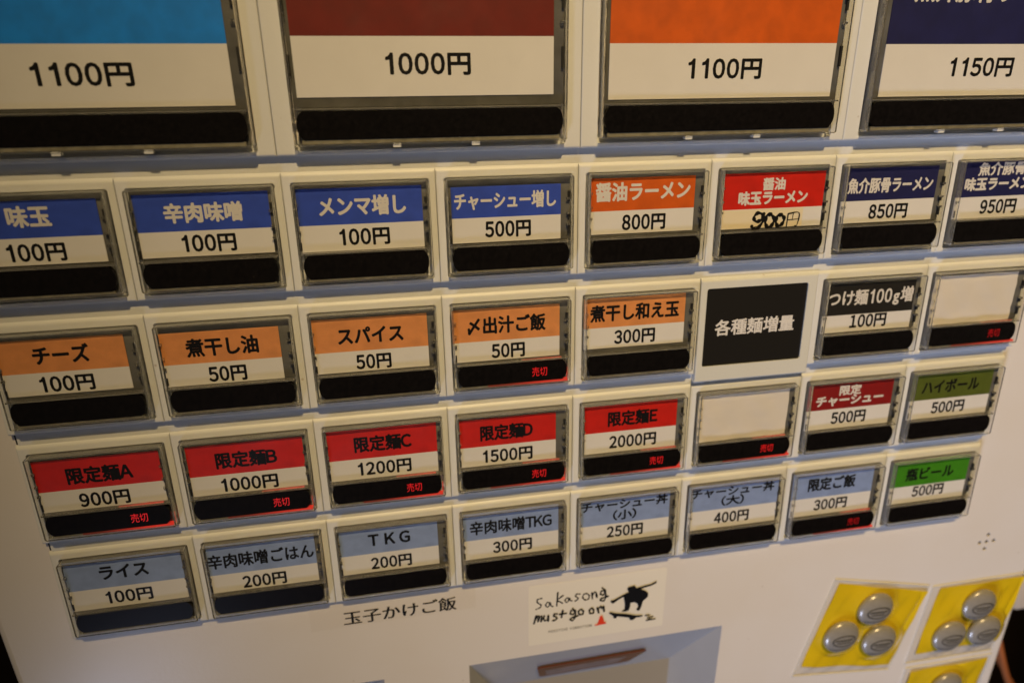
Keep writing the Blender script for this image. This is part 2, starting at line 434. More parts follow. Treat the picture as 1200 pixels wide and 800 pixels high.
def parts_for(x0, x1, y0, y1, big=False):
    """shared meshes for the window of one button"""
    d = {}
    b0, b1 = (22.6, 30.2) if big else (23.3, 30.5)
    bs = b0 - .72
    bm = bmesh.new(); box(bm, x0 + .75, x1 - .75, y0 + .5, bs - .1, -2.2, .9, bev=.2); box(bm, x0 + 1.35, x1 - 1.5, bs - .05, y1 - .6, -2.2, .9); d['switch_body'] = to_mesh('switch_body', bm, BODY, 40)
    sh = x0 + 1.55; eh = x1 - 1.7
    pts = []
    bul = .95
    for t in range(9):
        a = t / 8; pts.append((eh - .5 + bul * (1 - (2 * a - 1) ** 2) - .75 * (abs(2 * a - 1) ** 4), b0 + (b1 - b0) * a))
    for t in range(9):
        a = 1 - t / 8; pts.append((sh + .5 - bul * (1 - (2 * a - 1) ** 2) + .75 * (abs(2 * a - 1) ** 4), b0 + (b1 - b0) * a))
    bm = bmesh.new(); fs = prism(bm, pts, .7, 2.6)
    d['sold_out_window'] = to_mesh('sold_out_window', bm, BAR, 40)
    # clear rim: wall all round, a bridge between card and black window, bottom lip
    bm = bmesh.new()
    ring(bm, rrect(x0, x1, y0, y1, .7, 4), rrect(x0 + .5, x1 - .52, y0 + .4, y1 - .4, .4, 4), -.6, 3.1)
    fe = [e for e in bm.edges if all(v.co.y < -.00309 for v in e.verts) and len({(abs(v.co.x - x0 / 1000) < .0008 or abs(v.co.x - x1 / 1000) < .0008 or abs(v.co.z + y0 / 1000) < .0008 or abs(v.co.z + y1 / 1000) < .0006) for v in e.verts}) == 1 and e.is_manifold and e.calc_face_angle(0) > .8]
    bmesh.ops.bevel(bm, geom=fe, offset=.00014, segments=2, affect='EDGES')
    box(bm, x0 + .64, x1 - .67, bs, bs + .45, 1.15, 2.9)
    for k, yy in enumerate((8.0, 12.5, 16.0)):
        if big: yy = yy * 2 - 34
        box(bm, x0 + .65, x0 + 1.4, yy, yy + .7, .95, 2.15)
        box(bm, x1 - 2.0, x1 - .67, yy + 1.2, yy + 1.9, .95, 2.15)
    d['clear_cover'] = to_mesh('clear_cover', bm, EDGE, 40)
    bm = bmesh.new(); box(bm, x0 + .64, x1 - .67, y0 + .42, bs - .02, 2.7, 2.92)
    d['window_sheet'] = to_mesh('window_sheet', bm, FILM)
    bm = bmesh.new()
    ys = ((7.2, 10.4), (14.2, 15.6), (17.5, 20.5)) if not big else ((-30, -20), (-8, -4), (6, 12))
    for a, b in ys: box(bm, x1 - 1.55, x1 - .85, a, b, .95, 1.7)
    for a, b in ys[1:]: box(bm, x0 + .75, x0 + 1.2, a + 2, b + 1.4, .95, 1.5)
    bmg = bmesh.new(); box(bmg, sh + .6, eh - .6, b1 + .12, y1 - .5, .93, 2.3)
    d['light_guide'] = to_mesh('light_guide', bmg, GUIDE, 40)
    d['latch_slot'] = to_mesh('latch_slot', bm, SLOT)
    if big:
        for n, a in (('lit_clip_tab', 33.0), ('lit_clip_tab.001', 56.0)):
            bm = bmesh.new(); box(bm, a, a + 2.3, y1 - .35, y1 + .75, 1.0, 2.9)  # white clip tab, also stands in for the light spot through its notch
            d[n] = to_mesh('lit_clip_tab', bm, CREAM)
    return d
WX0, WX1, WY0, WY1 = 2.8, 42.8, 2.25, 31.7
SM = parts_for(WX0, WX1, WY0, WY1)
BG = parts_for(5.6, 84.9, WY0 - 40.3, WY1 + .3, True)
for me in SM.values(): tilt(me)
for me in BG.values(): tilt(me, **BT)
# glowing guide under the black window and at its right end
bm = bmesh.new()
box(bm, 14.0, WX1 - 1.0, 30.62, 31.25, .95, 2.55)
box(bm, 26.0, WX1 - 3, 23.05, 23.2, .93, 1.8); box(bm, WX1 - 1.0, WX1 - .75, 27.0, 31.2, .95, 1.1)
ME_GLOW = tilt(to_mesh('sold_out_lamp', bm, GLOW))
def sold_text(m):
    bm = bmesh.new(); text(bm, '売切', 31.9, 27.1, 5.2, 3.3, 2.63, 0, bold=0)
    return tilt(to_mesh('sold_out_sign', bm, m))
ME_SOLD = sold_text(RED_TEXT); ME_SOLD_DIM = sold_text(RED_DIM)

COLN = dict(blue='blue', orange='orange', red='red', navy='navy', peach='peach', black='black', crimson='crimson', olive='olive green', pale_blue='pale blue', green='green', sky='sky blue', dark_red='dark red')
def card_mesh(card, band, texts, divider=True, rot=0.0, hand=False):
    x0, y0, x1, y1, dv = card
    bm = bmesh.new()
    if band:
        box(bm, x0, x1, dv, y1, .95, 1.18, 0)
        box(bm, x0, x1, y0, dv - .0, .95, 1.185, 1)
        mats = [PAPER, BAND[band], WHITE_INK, INK]
    else:
        # crumpled sheet
        nx, ny = 14, 8; V = {}
        for i in range(nx + 1):
            for j in range(ny + 1):
                h = 1.2 + .28 * math.sin(i * 1.1 + j * .9) * math.sin(j * 1.7 - i * .4) + random.uniform(-.06, .06)
                V[i, j] = bm.verts.new(P(x0 + (x1 - x0) * i / nx, y0 + (y1 - y0) * j / ny, h))
        for i in range(nx):
            for j in range(ny): bm.faces.new((V[i, j], V[i + 1, j], V[i + 1, j + 1], V[i, j + 1]))
        me = to_mesh('price_card', bm, [BLANKP], 60); return me
    for s, cx, cy, w, hh, c in texts:
        price = s.endswith('円')
        wide = (s == 'TKG')
        if s == '限定' or s == '醤油' or len(s) > 6 or s[0] in '（魚': bold = .17
        else: bold = .22
        if price: bold = .20
        if card[0] > 200 or hh > 5.65: bold = .22
        ss = s
        if price and FOOT: ss = s.replace('1', 'ı')
        text(bm, ss, cx, cy, w, hh, 1.22, 2 if c == 'w' else 3, bold=bold, slope=rot, wide=wide, adv_d=.60 if price else .62)
    if hand:
        box(bm, x0 + .1, x0 + 29.5, dv + .25, y1 - .1, 1.185, 1.24, 4)
        H = [([(19.3, 17.6), (17.2, 17.0), (15.9, 18.4), (16.8, 19.8), (18.6, 19.3), (19.4, 17.4)], 1.3), ([(19.4, 17.4), (19.3, 19.8), (17.8, 21.9), (16.2, 22.3), (15.4, 21.4)], 1.3),
             ([(18.8, 17.6), (18.9, 20.0), (17.6, 21.4), (15.9, 21.8)], .4),
             ([(22.0, 17.6), (20.6, 18.0), (20.2, 20.2), (21.2, 21.8), (22.8, 21.2), (23.4, 19.2), (22.0, 17.6)], 1.35),
             ([(25.9, 17.9), (24.5, 18.3), (24.1, 20.2), (25.0, 21.6), (26.5, 21.0), (27.1, 19.2), (25.9, 17.9)], 1.35),
             ([(28.4, 17.7), (28.2, 22.0)], .5), ([(28.4, 17.7), (32.4, 17.5), (32.1, 21.6), (31.3, 21.9)], .5),
             ([(30.3, 17.7), (30.1, 19.8)], .3), ([(28.3, 19.8), (32.2, 19.6)], .3)]
        for k, (pts, w) in enumerate(H): strip(bm, pts, w, 1.27 + k * .008, 3)
        mats = mats + [mat('yellowed_tape', (.78, .70, .52), .35)]
    return to_mesh('price_card', bm, mats)

def add_parts(root, parts, sold=False, dim=False):
    for k, me in parts.items():
        o = link(k, me, root)
        if k == 'latch_slot': o['kind'] = 'stuff'
    if sold:
        link('sold_out_lamp', ME_GLOW, root)
        link('sold_out_sign', ME_SOLD_DIM if dim else ME_SOLD, root)

ROWS = {'A': 0, 'B': 1, 'C': 2, 'D': 3}
TABLE = [
    ('A0', 0, [3.9, 4.3, 39.6, 22.3, 14.6], 'blue', [('味玉', 21.9, 8.7, 11.2, 5.6, 'w'), ('100円', 21.6, 18.7, 15.2, 5.15, 'k')]),
    ('A1', 0, [4.2, 3.9, 40.85, 22.1, 14.6], 'blue', [('辛肉味噌', 22.55, 9.45, 21.5, 5.3, 'w'), ('100円', 22.75, 18.25, 15.1, 5.15, 'k')]),
    ('A2', 0, [3.8, 3.95, 40.55, 22.8, 14.8], 'blue', [('メンマ増し', 22.75, 9.35, 25.7, 5.6, 'w'), ('100円', 22.55, 18.65, 15.1, 5.15, 'k')]),
    ('A3', 0, [4.35, 4.95, 39.2, 22.35, 14.55], 'blue', [('チャーシュー増し', 21.4, 9.4, 32.2, 5.0, 'w'), ('500円', 21.95, 18.3, 14.9, 5.15, 'k')]),
    ('A4', 0, [3.85, 3.95, 39.5, 21.8, 14.3], 'orange', [('醤油ラーメン', 21.55, 8.35, 32.1, 5.6, 'w'), ('800円', 22.15, 18.2, 15.1, 5.15, 'k')]),
    ('A5', 0, [4.45, 3.95, 41.55, 22.3, 15.75], 'red', [('醤油', 22.4, 7.7, 8.2, 3.8, 'w'), ('味玉ラーメン', 22.65, 12.2, 25.3, 4.3, 'w')]),
    ('A6', 0, [3.15, 3.55, 40.15, 22.25, 14.65], 'navy', [('魚介豚骨ラーメン', 21.6, 9.55, 33.0, 4.9, 'w'), ('850円', 22.3, 18.55, 15.3, 5.15, 'k')]),
    ('A7', 0, [3.25, 3.35, 40.2, 23.2, 15.55], 'navy', [('魚介豚骨', 20.3, 5.35, 19.4, 4.3, 'w'), ('味玉ラーメン', 19.95, 11.1, 27.3, 4.3, 'w'), ('950円', 22.2, 19.2, 15.2, 5.15, 'k')]),
    ('B0', 0, [3.7, 4.4, 38.35, 22.1, 14.85], 'peach', [('チーズ', 20.7, 9.45, 15.6, 5.6, 'k'), ('100円', 20.3, 18.75, 15.2, 5.15, 'k')]),
    ('B1', 0, [3.5, 5.3, 38.35, 22.9, 15.65], 'peach', [('煮干し油', 21.2, 10.5, 21.4, 5.6, 'k'), ('50円', 21.35, 19.65, 11.6, 5.15, 'k')]),
    ('B2', 0, [3.6, 4.3, 39.85, 22.75, 15.55], 'peach', [('スパイス', 21.6, 10.3, 20.8, 5.6, 'k'), ('50円', 21.75, 19.45, 11.5, 5.15, 'k')]),
    ('B3', 1, [2.8, 4.2, 39.45, 22.65, 15.55], 'peach', [('〆出汁ご飯', 21.25, 10.1, 26.5, 5.6, 'k'), ('50円', 21.5, 19.35, 11.6, 5.15, 'k')]),
    ('B4', 0, [2.8, 3.45, 39.65, 21.55, 13.95], 'peach', [('煮干し和え玉', 21.1, 8.8, 32.2, 5.6, 'k'), ('300円', 21.35, 17.75, 15.1, 5.15, 'k')]),
    ('B6', 0, [3.45, 4.3, 40.85, 22.75, 16.05], 'black', [('つけ麺100g増', 22.3, 9.55, 34.8, 5.6, 'w'), ('100円', 22.7, 18.8, 15.3, 5.15, 'k')]),
    ('B7', 1, [2.95, 4.2, 40.0, 23.45, 11.8], None, []),
    ('C0', 1, [3.65, 5.35, 40.65, 24.05, 16.5], 'red', [('限定麺A', 22.4, 11.6, 19.6, 5.6, 'k'), ('900円', 21.95, 20.7, 15.3, 5.15, 'k')]),
    ('C1', 1, [4.1, 4.45, 40.8, 23.15, 15.75], 'red', [('限定麺B', 22.45, 10.5, 19.5, 5.6, 'k'), ('1000円', 22.25, 19.9, 18.3, 5.15, 'k')]),
    ('C2', 1, [3.9, 4.4, 40.8, 23.75, 15.75], 'red', [('限定麺C', 22.35, 10.25, 19.5, 5.6, 'k'), ('1200円', 22.25, 19.8, 18.4, 5.15, 'k')]),
    ('C3', 1, [3.9, 4.45, 38.7, 23.1, 15.25], 'red', [('限定麺D', 20.6, 10.1, 19.0, 5.6, 'k'), ('1500円', 20.9, 19.45, 18.2, 5.15, 'k')]),
    ('C4', 1, [4.3, 3.8, 40.0, 23.35, 14.8], 'red', [('限定麺E', 22.65, 9.65, 19.1, 5.6, 'k'), ('2000円', 23.05, 19.15, 18.4, 5.15, 'k')]),
    ('C5', 1, [3.45, 3.9, 40.45, 23.4, 10.9], None, []),
    ('C6', 0, [3.3, 4.45, 40.45, 23.65, 15.15], 'crimson', [('限定', 21.1, 6.55, 9.4, 3.9, 'w'), ('チャーシュー', 21.6, 11.4, 29.2, 4.3, 'w'), ('500円', 22.2, 19.15, 15.2, 5.15, 'k')]),
    ('C7', 0, [3.3, 3.3, 40.9, 23.3, 14.95], 'olive', [('ハイボール', 21.3, 9.5, 26.2, 5.6, 'k'), ('500円', 22.1, 18.9, 15.3, 5.15, 'k')]),
    ('D0', 0, [3.45, 4.5, 40.25, 24.6, 16.2], 'pale_blue', [('ライス', 21.75, 10.05, 15.5, 5.6, 'k'), ('100円', 21.45, 20.45, 15.1, 5.15, 'k')]),
    ('D1', 0, [3.85, 3.55, 40.15, 23.65, 16.0], 'pale_blue', [('辛肉味噌ごはん', 21.6, 10.4, 36.0, 5.6, 'k'), ('200円', 21.4, 20.35, 15.2, 5.15, 'k')]),
    ('D2', 0, [3.85, 4.05, 39.15, 23.05, 14.8], 'pale_blue', [('TKG', 21.45, 8.95, 15.1, 5.6, 'k'), ('200円', 21.5, 19.25, 15.0, 5.15, 'k')]),
    ('D3', 0, [3.75, 3.7, 40.25, 23.95, 15.3], 'pale_blue', [('辛肉味噌TKG', 21.8, 10.05, 31.4, 5.6, 'k'), ('300円', 22.15, 19.65, 15.3, 5.15, 'k')]),
    ('D4', 0, [3.75, 3.35, 40.35, 23.3, 15.05], 'pale_blue', [('チャーシュー丼', 21.6, 6.2, 35.0, 4.2, 'k'), ('（小）', 21.7, 11.3, 9.6, 4.1, 'k'), ('250円', 22.1, 18.75, 15.0, 5.15, 'k')]),
    ('D5', 0, [3.1, 3.35, 41.95, 24.2, 15.35], 'pale_blue', [('チャーシュー丼', 21.8, 6.5, 35.6, 4.2, 'k'), ('（大）', 22.0, 11.7, 9.8, 4.1, 'k'), ('400円', 22.25, 19.55, 15.3, 5.15, 'k')]),
    ('D6', 1, [2.9, 4.0, 40.1, 24.4, 15.9], 'pale_blue', [('限定ご飯', 20.75, 9.65, 21.5, 5.6, 'k'), ('300円', 21.6, 19.7, 15.3, 5.15, 'k')]),
    ('D7', 0, [3.5, 3.15, 40.75, 24.1, 15.85], 'green', [('瓶ビール', 21.75, 10.25, 22.9, 5.6, 'k'), ('500円', 22.55, 18.85, 15.3, 5.15, 'k')]),
]
ROT = dict(A0=0, A1=-.003, A2=.007, B1=-.012, C3=.01, D2=-.025, D3=.012, C5=.016)
for key, sold, card, band, texts in TABLE:
    FOOT = key == 'B6'
    col = int(key[1]); row = ROWS[key[0]]
    b = link('menu_button', F_SMALL, machine, P(45 * col, 40.3 * row))
    b['label'] = ('%s and white menu button reading %s' % (COLN[band], ' '.join(t[0] for t in texts)) if band else
                  'menu button with a blank paper card, %s' % ('rightmost in the second row of small buttons' if key == 'B7' else 'left of the crimson 限定チャーシュー button'))
    if key == 'A5': b['label'] = 'red and white menu button reading 醤油 味玉ラーメン with a handwritten 900円'
    add_parts(b, SM, sold, key in ('B7', 'D6'))
    # measured at the card's height, corrected for the lean of the button
    def adj(x, y):
        d = 1.57 * (y + 1.2) / 36 / 207.4
        return (x - (45 * col + x - 120.3) * d, y - (40.3 * row + y + 24.2) * d)
    ax0, ay0 = adj(card[0], card[1]); ax1, ay1 = adj(card[2], card[3]); _, adv = adj(20, card[4])
    up = max(0, ay1 - 22.5)
    card = [ax0, max(ay0 - up, 2.9), ax1, ay1 - up, adv - up]
    texts = [(t[0], adj(t[1], t[2])[0], max(6.7 if texts[0][0] == '限定' else 6.0 if 'ー丼' in texts[0][0] else 5.4, min(adj(t[1], t[2])[1] - up, 19.3)), *t[3:]) for t in texts]
    link('price_card', tilt(card_mesh(card, band, texts, rot=0, hand=key == 'A5')), b)
    c = b.children[-1]; r = ROT.get(key, 0)
    if r:
        # card sits slightly askew in its window
        ctr = P((card[0] + card[2]) / 2, (card[1] + card[3]) / 2)
        Rr = Matrix.Rotation(r, 4, 'Y'); c.matrix_local = Matrix.Translation(ctr) @ Rr @ Matrix.Translation(-ctr)

# blank black plate in the second row
pl = link('category_plate', tilt(frame_mesh(44.9, -1.1, 37.8, 2.4, 41.2, 2.7, 31.7, 'category_plate', PLATE, 1.6, .5, False, -1.6)), machine, P(225.05, 40.3))
pl['label'] = 'grey plate with a black square reading 各種麺増量'
bm = bmesh.new(); box(bm, 2.45, 41.15, 2.75, 31.65, -.5, .1)
text(bm, '各種麺増量', 22.0, 17.5, 31.0, 5.7, .13, 1, bold=.15)
link('black_insert', tilt(to_mesh('black_insert', bm, [mat('black_card', (.011, .010, .009), .42), WHITE_INK])), pl)

# big buttons
FOOT = False
for k, (band, price, pc, card, extra) in enumerate([
        ('sky', '1100円', (44.2, 12.5, 24.8, 5.9), (7.6, -36.3, 81.1, 20.8, 5.2), None),
        ('dark_red', '1000円', (44.5, 10.4, 24.2, 5.9), (7.6, -36.3, 81.0, 19.0, 3.3), None),
        ('orange', '1100円', (45.1, 12.3, 24.4, 5.9), (8.0, -36.3, 82.0, 20.8, 5.2), None),
        ('navy', '1150円', (46.2, 12.4, 24.2, 5.9), (9.5, -36.3, 83.2, 21.2, 5.5), '魚介豚骨ラーメン')]):
    b = link('large_menu_button', F_BIG, machine, P(90 * k, -40.3))
    b['label'] = 'large %s and white menu button reading %s' % (COLN[band], ('魚介豚骨ラーメン ' if extra else '') + price)
    add_parts(b, BG)
    T = [(price, *pc, 'k')]
    if extra: T.append((extra, 46.0, -10.1, 58.5, 6.8, 'w'))
    link('price_card', tilt(card_mesh(card, band, T), **BT), b)

# ------------------------------------------------------------------ recesses
def recess(x0, x1, y0, y1, ix0, ix1, iy0, iy1, dep, name):
    bm = bmesh.new()
    o = [bm.verts.new(P(x, y, HP - .3)) for x, y in (Q(x0, y0), Q(x1, y0), Q(x1, y1), Q(x0, y1))]
    i_ = [bm.verts.new(P(x, y, -dep)) for x, y in ((ix0, iy0), (ix1, iy0), (ix1, iy1), (ix0, iy1))]
    for a in range(4):
        b = (a + 1) % 4; bm.faces.new((o[a], o[b], i_[b], i_[a]))
    bm.faces.new(i_)
    return link(name, to_mesh(name, bm, mat(name + '_plastic', (.40, .41, .43), .12, noise=.04, nscale=60)), machine)
tray = recess(138.95, 251.55, 200.25, 299.9, 160, 225, 262, 294, 34, 'ticket_tray')
recess(40.05, 104.15, 200.45, 261.9, 52, 94, 225, 252, 24, 'change_tray')
# brown-edged plate with a mauve centre on the sloping top of the tray
def on_slope(x, y, lift):   # the slope runs from (200.25, HP-.3) to (243, -34)
    t = (y - 200.25) / (262 - 200.25); h = (HP - .3) + (-34 - (HP - .3)) * t
    n = Vector((0, 31.7, 42.75)).normalized()
    return P(x, y - n.y * lift * -1 * 0 , h + lift)
bm = bmesh.new()
def slope_poly(pts, l0, l1, mi):
    a = [bm.verts.new(on_slope(x, y, l0)) for x, y in pts]; b = [bm.verts.new(on_slope(x, y, l1)) for x, y in pts]
    bm.faces.new(b).material_index = mi
    for i in range(len(pts)):
        j = (i + 1) % len(pts); bm.faces.new((a[i], a[j], b[j], b[i])).material_index = mi
slope_poly([(171.5, 226), (169.5, 215.8), (171, 215), (218, 213.6), (219.5, 214.2), (214.0, 224.6), (212.5, 225.4), (173, 227)], -.1, .9, 0)
slope_poly([(174.5, 225), (173.5, 218.2), (211, 216.6), (207.5, 223.6)], .85, 1.1, 1)
link('tray_plate', to_mesh('tray_plate', bm, [mat('brown_red_frame', (.12, .035, .018), .35), mat('mauve_centre', (.20, .14, .15), .3, noise=.35, nscale=180)]), tray)

# ------------------------------------------------------------------ stickers on the panel
def top(o, label, cat, group=None):
    o['label'] = label; o['category'] = cat
    if group: o['group'] = group
    return o
TAPE = film('clear_tape', .22, (.997, .995, .99), .35)
HS = HP + .06
bm = bmesh.new()
prism(bm, [(79.5, 159.4), (142.6, 159.6), (142.4, 170.2), (79.2, 170.9)], HP + .01, HS, 0)
text(bm, '玉子かけご飯', 113.2, 166.7, 43.4, 6.4, HS + .03, 1, bold=.16, bold_y=.03, slope=-.005)
t = link('tape_label', to_mesh('tape_label', bm, [TAPE, INK]), None, (0, 0, Z0 + .0009))
top(t, 'clear tape label reading 玉子かけご飯 under the TKG 200円 button', 'label')

S = {'s1': [(169.6, 170.6), (168.6, 170.6), (167.6, 171.3), (168.1, 172.7), (169.3, 173.8), (169.0, 175.1), (167.3, 175.8)], 'a1': [(172.9, 173.3), (171.9, 173.1), (171.3, 174.3), (171.9, 175.4), (172.8, 174.8), (173.1, 173.1), (173.4, 174.9), (174.3, 175.5)], 'k1': [(176.3, 168.7), (175.9, 175.5)], 'k2': [(178.5, 170.6), (176.2, 172.6), (177.6, 173.9), (178.3, 174.5)], 'a2': [(181.0, 172.5), (180.1, 172.2), (179.4, 173.2), (179.9, 174.3), (180.8, 173.9), (181.2, 172.2), (181.5, 173.6), (182.3, 174.0)], 's2': [(185.6, 171.1), (184.3, 170.9), (183.7, 171.7), (184.5, 172.6), (184.9, 173.6), (183.6, 174.4)], 'o1': [(188.2, 171.2), (187.2, 171.7), (186.9, 173.2), (187.7, 174.4), (189.0, 174.5), (189.6, 173.3), (189.3, 172.0), (188.2, 171.2)], 'n1': [(190.7, 171.3), (191.0, 174.5)], 'n1b': [(190.8, 172.7), (191.6, 171.5), (192.4, 171.5), (192.9, 173.9)], 'g1': [(196.1, 171.3), (194.9, 171.1), (194.4, 172.3), (195.0, 173.2), (196.0, 172.9), (196.4, 171.2)], 'g1b': [(195.1, 169.6), (196.4, 171.4), (196.7, 174.3), (196.1, 176.2), (194.9, 176.2), (194.5, 175.1), (195.8, 174.8), (197.7, 174.3)], 'm1': [(167.4, 179.1), (166.4, 182.9)], 'm1b': [(167.1, 180.6), (168.1, 179.4), (168.5, 179.6), (168.1, 182.1)], 'm1c': [(168.4, 180.6), (169.3, 179.6), (169.7, 180.0), (169.4, 182.3)], 'u1': [(170.7, 179.7), (170.4, 181.3), (171.2, 182.2), (172.2, 181.6), (172.4, 179.9)], 'u1b': [(172.4, 179.9), (172.4, 182.6)], 's3': [(176.1, 179.6), (175.1, 179.4), (174.6, 180.3), (175.8, 181.2), (175.8, 182.5), (174.4, 182.8)], 't1': [(178.5, 178.3), (178.0, 181.7)], 't1b': [(177.2, 180.0), (179.9, 180.0)], 'g2': [(183.5, 179.2), (182.2, 179.0), (181.7, 180.2), (182.5, 181.1), (183.4, 180.6), (183.8, 179.3)], 'g2b': [(182.7, 178.0), (183.9, 179.9), (183.7, 182.8), (182.8, 184.2), (181.9, 183.8), (182.0, 183.0), (183.6, 182.4), (184.9, 182.2)], 'o2': [(186.5, 179.1), (185.6, 179.3), (185.2, 180.5), (185.9, 181.8), (187.0, 181.6), (187.3, 180.3), (186.5, 179.1)], 'o3': [(191.1, 179.3), (190.2, 179.5), (189.9, 180.8), (190.5, 182.0), (191.6, 181.8), (191.7, 180.5), (191.1, 179.3)], 'n2': [(193.3, 179.5), (193.9, 182.1)], 'n2b': [(193.6, 180.6), (194.7, 179.0), (195.2, 180.0)], 'n2c': [(195.9, 179.2), (196.3, 181.8)], 'n2d': [(195.2, 180.0), (195.9, 179.3)], 'sp1': [(214.8, 187.4), (216.5, 187.4)], 'sp2': [(215.8, 188.7), (218.1, 188.6)], 'sp3': [(215.4, 190.1), (219.2, 190.1)], 'sp4': [(216.4, 189.6), (217.5, 189.7)]}
G = {'body': [(205.8, 171.8), (206.2, 170.9), (208.9, 170.5), (209.9, 172.0), (212.5, 171.5), (216.0, 171.0), (218.3, 169.9), (218.7, 170.8), (216.6, 171.8), (213.7, 172.3), (211.8, 172.8), (214.1, 174.3), (215.2, 175.6), (215.2, 177.4), (214.1, 178.6), (213.2, 179.2), (212.7, 181.9), (212.0, 184.0), (211.2, 184.2), (210.4, 183.2), (211.2, 182.0), (210.8, 180.3), (209.4, 179.3), (207.7, 179.3), (207.6, 181.3), (207.1, 183.2), (205.8, 183.6), (204.0, 183.4), (204.1, 183.0), (205.2, 182.3), (205.2, 179.6), (204.5, 175.6), (202.2, 176.8), (200.7, 178.0), (199.9, 178.4), (199.0, 177.5), (198.9, 176.6), (199.9, 176.6), (202.4, 175.4), (205.8, 173.8), (206.6, 173.5)], 'board': [(198.3, 182.9), (199.1, 182.7), (201.3, 183.7), (206.1, 184.9), (210.5, 186.5), (213.5, 186.9), (213.3, 187.7), (210.6, 187.7), (209.3, 188.8), (207.9, 188.5), (207.6, 187.2), (202.1, 185.5), (201.7, 186.5), (200.6, 186.2), (200.3, 184.9), (198.9, 183.7)], 'cone': [(194.6, 184.0), (195.6, 183.9), (196.5, 187.4), (197.3, 187.7), (197.4, 188.5), (192.7, 188.8), (192.3, 188.2), (193.6, 188.0)]}
bm = bmesh.new()
prism(bm, rrect(164.2, 222.9, 163.9, 194.6, .8, 3), HP + .01, HS, 0)
i = 0
for k, pts in S.items():
    i += 1
    strip(bm, pts, .7 if k[0] in 'sako' and k not in ('o2', 'o3', 's3') or k == 'n1' else .92, HS + .02 + .008 * i, 1)
for k, mi in (('body', 1), ('board', 1), ('cone', 2)):
    i += 1; vs = [bm.verts.new(P(x, y, HS + .05 + .008 * i)) for x, y in G[k]]
    for t in tessellate_polygon([[Vector((x, y, 0)) for x, y in G[k]]]): bm.faces.new([vs[q] for q in t]).material_index = mi
text(bm, 'POSITIVE VIBRATION', 181.9, 188.5, 18.6, 1.5, HS + .04, 3, bold=.05, adv_d=.8)
t = link('skateboarder_sticker', to_mesh('skateboarder_sticker', bm, [mat('cream_vinyl_sticker', (.80, .765, .68), .35), INK, mat('red_print', (.75, .05, .01), .5), mat('grey_print', (.18, .17, .15), .6)]), None, (-.0003, 0, Z0 + .001))
top(t, 'cream sticker with handwritten lettering, a black skateboarder silhouette and a small red cone', 'sticker')

# ------------------------------------------------------------------ bags with badges
YEL = mat('yellow_card', (.78, .56, .004), .5, noise=.06, nscale=60)
BAGM = film('clear_bag_film', .14, (.96, .955, .94), 1.3, bump=.15, bscale=70, ior=1.5)
STEEL = mat('brushed_silver', (.40, .385, .36), .27, metal=.25, noise=.08, nscale=300)
MARKS = mat('mark_and_reflection_grey', (.045, .043, .04), .6)
def quad_grid(bm, q, nx, ny, hf, mi=0, thick=0):
    V = {}
    for i in range(nx + 1):
        for j in range(ny + 1):
            u, v = i / nx, j / ny
            x = (q[0][0] * (1 - u) + q[1][0] * u) * (1 - v) + (q[3][0] * (1 - u) + q[2][0] * u) * v
            y = (q[0][1] * (1 - u) + q[1][1] * u) * (1 - v) + (q[3][1] * (1 - u) + q[2][1] * u) * v
            V[i, j] = bm.verts.new(P(x, y, hf(x, y, u, v)))
    for i in range(nx):
        for j in range(ny): bm.faces.new((V[i, j], V[i + 1, j], V[i + 1, j + 1], V[i, j + 1])).material_index = mi
def badge_mesh():
    bm = bmesh.new(); n = 40
    pr = [(8.2, 0), (8.6, .5), (8.75, 1.1), (8.5, 1.8), (7.9, 2.4), (6.8, 2.95), (5.2, 3.4), (3.2, 3.7), (1.4, 3.82)]
    prev = None
    for r, h in pr:
        vs = [bm.verts.new(P(r * math.cos(a * math.tau / n), r * math.sin(a * math.tau / n), h)) for a in range(n)]
        if prev:
            for a in range(n): bm.faces.new((prev[a], prev[(a + 1) % n], vs[(a + 1) % n], vs[a]))
        prev = vs
    bm.faces.new(prev)
    return to_mesh('badge_disc', bm, STEEL, 60)
def dome(x, y):
    r = math.hypot(x, y)
    pr = [(0, 3.83), (1.4, 3.82), (3.2, 3.7), (5.2, 3.4), (6.8, 2.95), (7.9, 2.4), (8.5, 1.8)]
    for (a, ha), (b, hb) in zip(pr, pr[1:]):
        if r <= b: return ha + (hb - ha) * (r - a) / (b - a)
    return 1.8
def mark_mesh():
    bm = bmesh.new()
    def rib(pts, w):
        for (ax, ay), (bx, by) in zip(pts, pts[1:]):
            d = Vector((bx - ax, by - ay)); l = d.length
            if l < 1e-5: continue
            nn = Vector((-d.y, d.x)) / l * w / 2
            q = [(ax + nn.x, ay + nn.y), (bx + nn.x, by + nn.y), (bx - nn.x, by - nn.y), (ax - nn.x, ay - nn.y)]
            bm.faces.new([bm.verts.new(P(x, y, dome(x, y) + .07)) for x, y in q])
    rib([(5.6 * math.cos(t * math.tau / 28), .2 + 3.0 * math.sin(t * math.tau / 28)) for t in range(29)], .6)
    rib([(-4.6 + .46 * t, -.4 + .5 * math.sin(t * 1.9)) for t in range(20)], .6)
    rib([(-3.6 + .5 * t, 1.1 + .35 * math.cos(t * 2.3)) for t in range(14)], .5)
    rib([(-6.0 + .5 * t, 5.4 - .0 * t) for t in range(24)], .45)  # dark reflection across the lower dome, drawn in with the engraving
    return to_mesh('mark_and_reflection', bm, MARKS)
ME_B, ME_M = badge_mesh(), mark_mesh()
